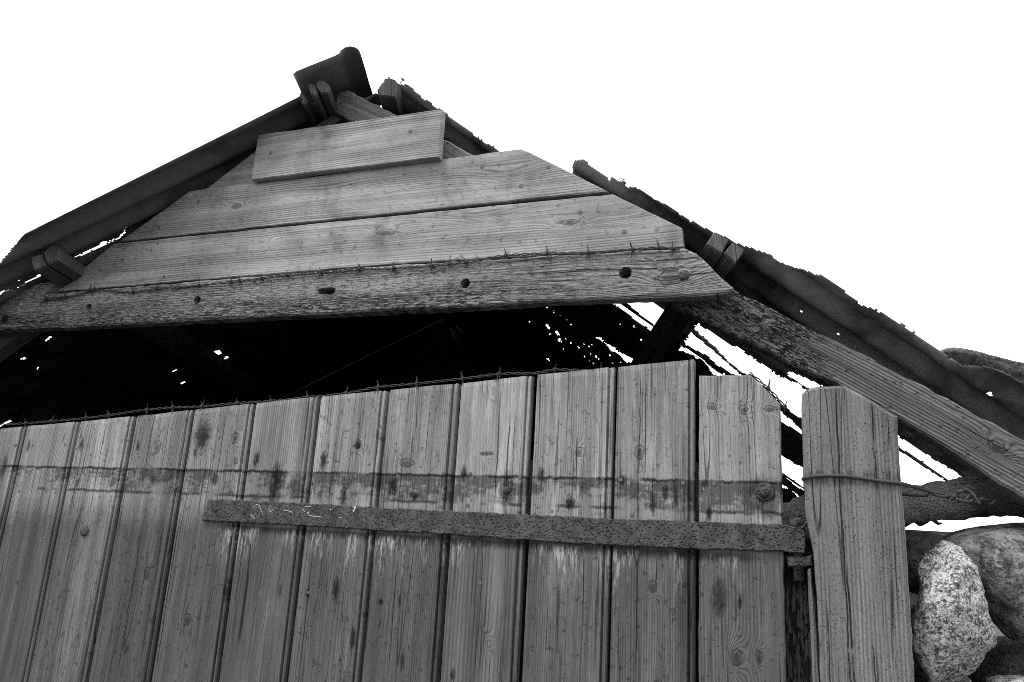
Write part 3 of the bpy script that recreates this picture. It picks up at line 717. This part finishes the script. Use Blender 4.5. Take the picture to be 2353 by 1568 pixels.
# strap hinge, eye, pintle
g = G('pitted_rust')
vp = g.vec(g.dot(X3), g.mul(g.dot(Y3), .4), g.dot(Z3))
d1 = g.voro(vp, 175); d2 = g.voro(vp, 320); big = g.noise(vp, 28, 4, .65); fine = g.noise(vp, 420, 2, .7); gate = g.noise(vp, 38, 4, .7)
pit = g.ma('MAXIMUM', g.mul(g.ss(d1, .2, .48, 1, 0), g.ss(gate, .33, .5)), g.mul(g.ss(d2, .2, .45, 1, 0), g.ss(gate, .46, .62), .8))
mid_ = g.noise(vp, 110, 4, .75)
v_ = g.mul(g.mix(g.ss(big, .3, .7), .035, .085), g.add(.35, g.mul(fine, .6), g.mul(mid_, .75)), g.sub(1, g.mul(pit, .75)))
m_strap = g.fin(v_, g.add(g.mul(pit, -1.2), g.mul(fine, .4), g.mul(big, .8)), .003, .8, .75, .3)
SY = -.0095
slab('strap_hinge', xz([(478,1147),(700,1157),(1000,1173),(1300,1187),(1600,1199),(1800,1206),(1846,1213),(1851,1240),(1850,1272),(1800,1267),(1600,1262),(1300,1248),(1000,1226),(700,1208),(560,1201),(461,1196)], SY), SY, .0092, m_strap, door, bevel=.0018, jit=.0017, seg=.010, seed=41)
pe = at((1836,1240), .004)
def lathe(name, c, axis, prof, m, parent, k=14, jit=0.0, seed=0):
    rnd = random.Random(seed)
    a = np.array(axis, float); a /= np.linalg.norm(a); u = np.cross(a, [.3, .2, .93]); u /= np.linalg.norm(u); w = np.cross(a, u); V = []; Fc = []
    for r, hgt in prof:
        for j in range(k):
            t = 2 * math.pi * j / k; rr = r * (1 + rnd.uniform(-jit, jit)); V.append(np.array(c) + a * hgt + rr * (u * math.cos(t) + w * math.sin(t)))
    n = len(prof)
    for i in range(n - 1):
        for j in range(k): Fc.append((i * k + j, i * k + (j + 1) % k, (i + 1) * k + (j + 1) % k, (i + 1) * k + j))
    Fc.append(tuple(range(k))); Fc.append(tuple(range((n - 1) * k, n * k)))
    return mesh(name, V, Fc, m, parent, True)
lathe('pintle', pe + [-.003, .006, .024], (0, 0, 1), [(.010, -.10), (.010, .0), (.0135, .004), (.0125, .012), (.006, .017)], m_strap, shed, jit=.12, seed=2)
slab('pintle_plate', xz([(1809,1279),(1840,1280),(1866,1276),(1868,1300),(1840,1303),(1812,1302)], -.004), -.004, .05, m_strap, shed, jit=.0015, seg=.008, seed=42)
hk = [at((1842,1213), -.01), at((1848,1209), -.012), at((1852,1202), -.012), at((1859,1199), -.013)]
V, Fc = tube_geo(smooth_path(hk, .003), .0028); mesh('bent_nail', V, Fc, m_strap, door, True)
# scratched scrawl on the strap: thin bright metal ribbons
g = G('bare_metal'); m_scr = g.fin(g.mix(g.noise(g.P, 300, 2), .25, .6), rough=.6)
def ribbon(pts, w, name='scratch'):
    P = smooth_path([at(q, SY - .0006) for q in pts], .002); T = np.gradient(P, axis=0); T /= np.linalg.norm(T, axis=1)[:, None]
    nrm = np.cross(T, Y3); V = []; Fc = []
    for i in range(len(P)):
        ww = w * (.35 + .65 * math.sin(math.pi * (i + .5) / len(P)))
        V += [P[i] - nrm[i] * ww, P[i] + nrm[i] * ww, P[i] - nrm[i] * ww + Y3 * .0008, P[i] + nrm[i] * ww + Y3 * .0008]
    for i in range(len(P) - 1):
        a = 4 * i; b = a + 4; Fc += [(a, a + 1, b + 1, b), (a + 2, a, b, b + 2), (a + 1, a + 3, b + 3, b + 1)]
    mesh(name, V, Fc, m_scr, door)
ZS = lambda l: [(423.5 + .22 * a, 1035 + .22 * b) for a, b in l]
for l, w in [([(700,615),(725,585),(760,565),(785,580),(800,620),(822,680)], .0008), ([(695,658),(710,690),(740,718)], .0009), ([(920,568),(890,590),(882,605),(895,650)], .0008), ([(893,645),(940,622)], .0008),
             ([(1030,625),(1080,632),(1120,645),(1132,660)], .0010), ([(1228,600),(1245,630),(1262,645)], .0008), ([(1255,590),(1290,586),(1325,594)], .0007), ([(1280,655),(1310,680),(1340,687),(1400,693),(1450,698)], .0011), ([(1278,655),(1300,648)], .0012),
             ([(1605,698),(1645,704)], .0007), ([(1068,583),(1083,585)], .0010)]:
    ribbon(ZS(l), w * .8)
slab('scratch', xz(ZS([(1757,582),(1797,586),(1770,648),(1756,645),(1772,600)]), SY - .0008), SY - .0008, .001, m_scr, door, bevel=.0002, jit=0)
lathe('scratch', at(ZS([(1528,622)])[0], SY - .0004), (0, -1, 0), [(.0022, 0), (.0016, .0008)], m_scr, door, 8)

# bolts and nails in the door
lathe('bolt', at((196,1221), 0), (0, -1, 0), [(.013, -.002), (.0135, .002), (.011, .006), (.006, .0085)], m_strap, door, jit=.05, seed=3)
lathe('bolt', at((1757,1131), 0), (0, -1, 0), [(.0185, -.001), (.0185, .002), (.0155, .0032), (.0100, .0035), (.0095, .007), (.005, .009)], m_strap, door, jit=.03, seed=4)
lathe('bolt', at((1165,1127), 0), (0, -1, 0), [(.009, -.001), (.0085, .003), (.006, .006), (.002, .007)], m_strap, door, jit=.06, seed=5)
for p in [(495,1171), (1748,1233), (560,1176)]:
    lathe('rivet', at(p, SY), (0, -1, 0), [(.007, -.001), (.0065, .0012), (.004, .0026), (.001, .003)], m_strap, door, jit=.06, seed=6)
g = G('nail_iron'); m_nail = g.fin(g.mix(g.noise(g.P, 900, 2), .05, .16), rough=.7, spec=.3)
def nail_mesh(r, nm):
    k = 10; V = []; Fc = []
    for rr, hh in ((r, -.001), (r, .0006), (r * .75, .0012)):
        for j in range(k): t = 2 * math.pi * j / k; V.append((rr * math.cos(t), -hh, rr * math.sin(t)))
    for i in range(2):
        for j in range(k): Fc.append((i * k + j, i * k + (j + 1) % k, (i + 1) * k + (j + 1) % k, (i + 1) * k + j))
    Fc.append(tuple(range(2 * k, 3 * k)))
    me = bpy.data.meshes.new(nm); me.from_pydata(V, [], Fc); me.materials.append(m_nail); return me
n1_, n2_ = nail_mesh(.0042, 'nail'), nail_mesh(.0058, 'nail')
def nails(lst, y, parent, me):
    for p in lst:
        o = link('nail', me, parent); o.location = at(p, y)
LZ = lambda l: [(.3697 * a, 988 + .3697 * b) for a, b in l]
RZ = lambda l: [(847 + .42 * a, 988 + .42 * b) for a, b in l]
nails(LZ([(95,95),(205,97),(405,90),(545,95),(885,142),(1245,147),(1467,197),(1626,190),(1876,205),(2040,202),(118,382),(292,382),(345,388),(470,385),(105,505),(308,532),(438,545),(622,553),(72,652),(277,675),(410,690),(840,425),(1045,440),(1590,410),(1853,410),(1745,735),(1610,1028),(1918,1012)]), .0, door, n1_)
nails(RZ([(5,190),(407,237),(556,238),(828,258),(1008,258),(1280,265),(1380,275),(1720,293),(1890,298),(175,670),(397,420),(540,412),(822,440),(1005,447),(1268,460),(1440,465),(610,840),(1162,797),(640,1097)]), .0, door, n1_)
nails([(622,352),(943,302)], -.022, shed, n2_)
nails([(1108,383),(1197,428),(1260,384),(456,463),(365,522)], .0, shed, n2_)
nails([(1333,488),(1434,533),(281,598)], .001, shed, n2_)
nails([(1505,604),(1516,618),(1590,648),(50,706)], BY, shed, n2_)
lathe('bolt', at((1572,633), BY), (0, -1, 0), [(.012, -.002), (.0115, .0025), (.008, .006), (.002, .007)], m_strap, shed, jit=.05, seed=7)
lathe('peg', at((12,733), BY), (0, -1, 0), [(.0125, -.002), (.0125, .0005), (.010, .001)], m_dark, shed, jit=.05, seed=8)
nails([(802,265),(826,268)], RY, shed, n2_)
# loose nails standing on the right roof edge
for a_, b_ in [((925,184), (917,196)), ((934,197), (930,203))]:
    A_ = at(a_, .02); B_ = at(b_, .02)
    V, Fc = join_geo([tube_geo([B_, (A_ + B_) / 2, A_], .0014, 6), tube_geo([A_, A_ + (A_ - B_) * .18], .0055, 8)])
    mesh('roof_nail', V, Fc, m_nail, shed)

# ------------------------------------------------------------------ barbed wire
g = G('wire_rust'); m_wire = g.fin(g.mix(g.noise(g.P, 500, 2), .015, .06), rough=.7, spec=.3)
def barbed(name, pts, barb_at, label, seed, r=.0015, off=.0027):
    rnd = random.Random(seed)
    P = smooth_path(pts, .003); s = np.concatenate([[0], np.cumsum(np.linalg.norm(np.diff(P, axis=0), axis=1))])
    T = np.gradient(P, axis=0); T /= np.linalg.norm(T, axis=1)[:, None]
    U = np.cross(T, Y3); U /= np.linalg.norm(U, axis=1)[:, None]; Wv = np.cross(T, U)
    parts = []
    for ph in (0, math.pi):
        t = 2 * math.pi * s / .045 + ph
        parts.append(tube_geo(P + off * .8 * (U * np.cos(t)[:, None] + Wv * np.sin(t)[:, None]), r, 5))
    c0 = P.mean(0); V, Fc = join_geo(parts)
    o = mesh(name, V, Fc, m_wire, None, True, origin=c0)
    tag(o, label, 'barbed wire', 'strands of barbed wire on the shed front')
    for b in barb_at:
        bp = np.array(at(b, pts[0][1])); i = int(np.argmin(np.linalg.norm(P - bp, axis=1))); parts = []
        hx = []
        for q in np.linspace(0, 2.3, 22):
            t = 2 * math.pi * q; hx.append(P[i] + T[i] * (q - 1.15) * .0023 + .0042 * (U[i] * math.cos(t) + Wv[i] * math.sin(t)))
        parts.append(tube_geo(hx, .00135, 5))
        for sg in (1, -1):
            for _ in range(1 if rnd.random() < .4 else 2):
                an = rnd.uniform(-.7, .7) + (0 if sg > 0 else math.pi); d = Z3 * math.cos(an) * 1 + X3 * math.sin(an) * .6 + Y3 * rnd.uniform(-.5, .1)
                d /= np.linalg.norm(d); L = rnd.uniform(.013, .021)
                parts.append(tube_geo([P[i] + T[i] * rnd.uniform(-.003, .003), P[i] + d * L * .5, P[i] + d * L], .0018, 5, lambda q: 1 - .6 * q))
        V, Fc = join_geo(parts)
        me = bpy.data.meshes.new('barb'); me.from_pydata((np.array(V) - c0).tolist(), [], Fc); me.materials.append(m_wire); link('barb', me, o)
wy = -.036
bp1 = [(98,690),(120,685),(150,683),(180,677),(215,666),(245,668),(300,672),(330,668),(380,662),(450,657),(530,648),(600,640),(655,633),(740,626),(830,619),(905,617),(990,611),(1070,603),(1160,588),(1255,583),(1352,582),(1450,574),(1520,570),(1562,574)]
barbed('barbed_wire', [at(p, wy) for p in bp1], [(106,688),(150,682),(205,668),(218,664),(305,672),(360,664),(456,656),(530,648),(548,646),(600,640),(660,632),(738,626),(826,619),(906,617),(992,611),(1033,606),(1070,603),(1163,588),(1257,583),(1353,582),(1452,575),(1516,570),(1548,574)],
       'rusty barbed wire tacked along the top of the thick tie beam', 3)
bp2 = [(-60,983),(0,976),(62,973),(118,968),(180,963),(262,953),(320,944),(395,937),(455,935),(545,927),(625,922),(700,914),(790,905),(870,890),(960,882),(1060,871),(1150,860),(1230,858),(1275,850),(1330,852),(1390,853)]
barbed('barbed_wire', [at(p, .006) for p in bp2], [(60,973),(118,968),(200,960),(252,953),(337,942),(398,936),(465,933),(545,926),(624,920),(706,912),(795,902),(870,890),(958,881),(1062,870),(1148,860),(1276,851),(1380,853)],
       'rusty barbed wire strung along the top edge of the plank door', 4)
bp3 = [(1722,857),(1748,878),(1775,903),(1797,928),(1806,940)]
barbed('barbed_wire', [at(p, .012) for p in bp3], [(1762,893),(1801,937)], 'short barbed wire end bent over the cut corner of the door', 5)

# ------------------------------------------------------------------ stones
def stone(name, outline, y, depth, m, parent, seed, rough=.06, K=22, N=56, facets=0):
    O = np.array([at(p, y) for p in outline]); c = O.mean(0)
    per = np.concatenate([O, O[:1]]); s = np.concatenate([[0], np.cumsum(np.linalg.norm(np.diff(per, axis=0), axis=1))])
    loop = np.stack([np.interp(np.linspace(0, s[-1], N + 1)[:-1], s, per[:, k]) for k in range(3)], 1)
    R = np.linalg.norm(loop - c, axis=1).mean(); V = []; Fc = []
    for k in range(1, K):
        ph = math.pi * k / K; sn = math.sin(ph) ** .75; cs = -math.copysign(abs(math.cos(ph)) ** .9, math.cos(ph))
        for j in range(N):
            q = c + (loop[j] - c) * sn + Y3 * (cs * depth)
            d = (q - c) / max(np.linalg.norm(q - c), 1e-6)
            nz = mnoise.noise(Vector(q * (2.2 / R)) + Vector((seed, 0, 0))) * 1.6 + mnoise.noise(Vector(q * (6 / R)) + Vector((seed, 3, 0))) * .7 + mnoise.noise(Vector(q * (18 / R)) + Vector((seed, 5, 0))) * .35
            w = 1 - .55 * sn ** 6
            V.append(q + d * nz * rough * R * w)
    if facets:
        rnd = random.Random(int(seed * 10)); Va = np.array(V); ex = np.array([np.ptp(O[:, 0]) / 2, depth, np.ptp(O[:, 2]) / 2])
        for _ in range(facets):
            nn = np.array([rnd.uniform(-1, 1), rnd.uniform(-1.6, -.25), rnd.uniform(-1, 1)]); nn /= np.linalg.norm(nn); off = rnd.uniform(.46, .82)
            qn = (Va - c) / ex; dd = np.maximum(qn @ nn - off, 0); Va = Va - (dd[:, None] * nn) * ex * .85
        for i_ in range(len(Va)):
            q = Va[i_]; Va[i_] = q + np.array(mnoise.noise_vector(Vector(q * 60))) * .0034 + np.array(mnoise.noise_vector(Vector(q * 160))) * .0020
        V = [q for q in Va]
    n = len(V); V.append(c - Y3 * depth * 1.0); V.append(c + Y3 * depth)
    for k in range(K - 2):
        for j in range(N): Fc.append((k * N + j, k * N + (j + 1) % N, (k + 1) * N + (j + 1) % N, (k + 1) * N + j))
    for j in range(N): Fc.append((n, (j + 1) % N, j)); Fc.append((n + 1, (K - 2) * N + j, (K - 2) * N + (j + 1) % N))
    return mesh(name, V, Fc, m, parent, True, origin=None if parent else [c[0], c[1], O[:, 2].min()])
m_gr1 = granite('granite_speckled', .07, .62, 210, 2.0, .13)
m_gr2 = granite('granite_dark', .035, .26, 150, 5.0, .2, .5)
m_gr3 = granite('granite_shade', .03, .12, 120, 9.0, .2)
o = stone('granite_stone', [(2171,1237),(2183,1238),(2195,1243),(2219,1259),(2232,1285),(2244,1310),(2252,1335),(2263,1370),(2268,1395),(2277,1420),(2291,1466),(2290,1485),(2275,1516),(2270,1545),(2262,1580),(2225,1600),(2175,1595),(2139,1568),(2118,1530),(2101,1500),(2095,1470),(2092,1445),(2098,1420),(2110,1395),(2113,1370),(2117,1352),(2113,1315),(2114,1290),(2126,1271),(2140,1262),(2154,1254),(2162,1244)],
          .02, .085, m_gr1, None, 3.0, .04, K=34, N=110, facets=16)
tag(o, 'pale speckled upright granite stone wedged beside the door post', 'stone')
wallr = empty('stone_wall', (.45, .2, 0))
tag(wallr, 'dry stone wall of dark boulders to the right of the door post', 'wall'); wallr['kind'] = 'thing'
def wstone(*a, **k):
    o = stone(*a, **k)
    for v in o.data.vertices: v.co -= Vector((.45, .2, 0))
    o.location = (0, 0, 0); return o
bpy.context.view_layer.update()
wstone('stone', [(2160,1245),(2180,1228),(2213,1216),(2269,1209),(2320,1203),(2370,1200),(2450,1215),(2510,1270),(2520,1360),(2480,1440),(2420,1475),(2353,1480),(2315,1466),(2269,1415),(2230,1370),(2190,1310)], .17, .14, m_gr2, wallr, 7.0, rough=.05)
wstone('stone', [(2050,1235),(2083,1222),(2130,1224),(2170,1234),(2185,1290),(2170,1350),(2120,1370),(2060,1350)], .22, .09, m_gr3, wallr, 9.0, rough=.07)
wstone('stone', [(2275,1562),(2300,1553),(2350,1556),(2420,1566),(2440,1640),(2380,1700),(2290,1680),(2262,1620)], .10, .09, m_gr1, wallr, 11.0, rough=.06)
for i, (px_, py_, rx, ry, yy) in enumerate([(2100,1480,70,90,.28),(2330,1530,110,70,.34),(2200,1640,110,60,.16),(2120,1740,90,70,.12),(2300,1790,110,90,.14),(2480,1560,80,80,.25),(2560,1700,110,110,.2),(2230,1930,130,90,.12),(2480,1930,130,110,.16),(2620,1380,110,110,.3),(2150,2120,120,100,.14),(2400,2150,140,100,.14)]):
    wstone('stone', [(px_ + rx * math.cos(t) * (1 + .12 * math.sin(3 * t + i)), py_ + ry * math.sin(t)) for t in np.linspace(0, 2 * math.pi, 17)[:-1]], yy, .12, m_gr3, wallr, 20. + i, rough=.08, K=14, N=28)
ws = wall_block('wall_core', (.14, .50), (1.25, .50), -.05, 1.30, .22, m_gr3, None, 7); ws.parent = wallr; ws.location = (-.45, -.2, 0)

# log lying behind the post, stone on the roof edge
g = G('bark'); b1 = g.noise(g.vec(g.mul(g.dot(X3), 6), g.mul(g.dot(Z3), 40), g.mul(g.dot(Y3), 40)), 4, 4, .7); b2 = g.noise(g.P, 240, 2, .7)
pale = g.ss(g.add(g.dot(X3), g.mul(g.sub(b1, .5), .25)), .09, .17, 1, 0)
m_bark = g.fin(g.add(g.mul(g.mix(b1, .03, .16), g.add(.5, b2)), g.mul(pale, .8, b1)), g.add(b1, b2), .008, 1)
lg = smooth_path([at(p, .33) for p in [(1740,1210),(1830,1185),(1950,1170),(2080,1158),(2200,1147),(2300,1142),(2400,1160)]], .006)
rl = lambda q: 1 + .14 * mnoise.noise(Vector((q * 9, 1, 0)))
V, Fc = tube_geo(lg, .040, 22, rl)
V = [np.array(v) + .009 * np.array(mnoise.noise_vector(Vector(v) * 22)) + .004 * np.array(mnoise.noise_vector(Vector(v) * 70)) for v in V]
o = mesh('log', V, Fc, m_bark, None, True, origin=V[len(V) // 2])
tag(o, 'dark round log lying behind the door post under the roof', 'log')

m_lich = granite('lichen_stone', .03, .13, 110, 14.0, .22)
o = stone('roof_stone', [(2150,818),(2162,805),(2190,810),(2215,817),(2255,828),(2279,836),(2318,847),(2353,853),(2430,864),(2480,900),(2440,960),(2353,920),(2260,880),(2200,850)], .26, .09, m_lich, None, 15.0, .035)
tag(o, 'rough grainy stone lying on the lower right roof edge', 'stone')

# tie wire round the post
g = G('tie_wire_iron'); m_tie = g.fin(g.mix(g.noise(g.P, 160, 3), .02, .07), rough=.6, spec=.35)
tw = [at((1848,1104), .05), at((1845,1101), -.03), at((1851,1099), -.062), at((1870,1094.5), -.0645), at((1910,1093), -.0645), at((1950,1095), -.0645), at((2000,1102), -.0645), at((2060,1110), -.064), at((2074,1112), -.05), at((2092,1117), -.02), at((2120,1125), .02), at((2140,1131), .04), at((2150,1138), .045), at((2170,1141), .05), at((2185,1136), .05)]
t2 = [at((2050,1135), .08), at((2078,1137), .06), at((2110,1139), .05), at((2130,1138), .045), at((2138,1130), .04), at((2150,1132), .045), at((2165,1135), .05), at((2180,1138), .05), at((2200,1142), .05)]
parts = [tube_geo(smooth_path(tw, .004), .0031, 8), tube_geo(smooth_path(t2, .004), .0029, 8)]
kn = []
for q in np.linspace(0, 1, 90):       # the twisted knot
    c = at((2168 + 128 * q, 1138 + 18 * q), .05 + .03 * q); t = 2 * math.pi * 4.2 * q; r_ = .0062 - .0022 * q
    kn.append(c + r_ * (Z3 * math.cos(t) + Y3 * math.sin(t)))
parts.append(tube_geo(kn, .0027, 8))
lp_ = [(2198,1131),(2215,1128),(2232,1132),(2240,1142),(2232,1152),(2212,1151),(2196,1146)]
parts.append(tube_geo(smooth_path([at(p, .035) for p in lp_], .003), .0028, 8))
parts.append(tube_geo(smooth_path([at(p, .03) for p in [(2215,1122),(2226,1128),(2240,1142),(2248,1154),(2252,1158)]], .003), .0028, 8, lambda q: .7 + .3 * q))
tail = [at(p, .06 + .1 * i / 5) for i, p in enumerate([(2250,1148),(2280,1150),(2310,1158),(2335,1163),(2353,1168),(2420,1180)])]
parts.append(tube_geo(smooth_path(tail, .004), .0032, 8)); parts.append(tube_geo(smooth_path([p + np.array([0, .004, -.003 * math.cos(i)]) for i, p in enumerate(tail)], .004), .0028, 8))
parts.append(tube_geo(smooth_path([at(p, .05) for p in [(2186,1140),(2183,1150),(2181,1156)]], .003), .0022, 6))
V, Fc = join_geo(parts)
o = mesh('tie_wire', V, Fc, m_tie, None, True, origin=at((2060,1110), -.06))
tag(o, 'thick twisted tie wire looped round the door post and knotted', 'wire')
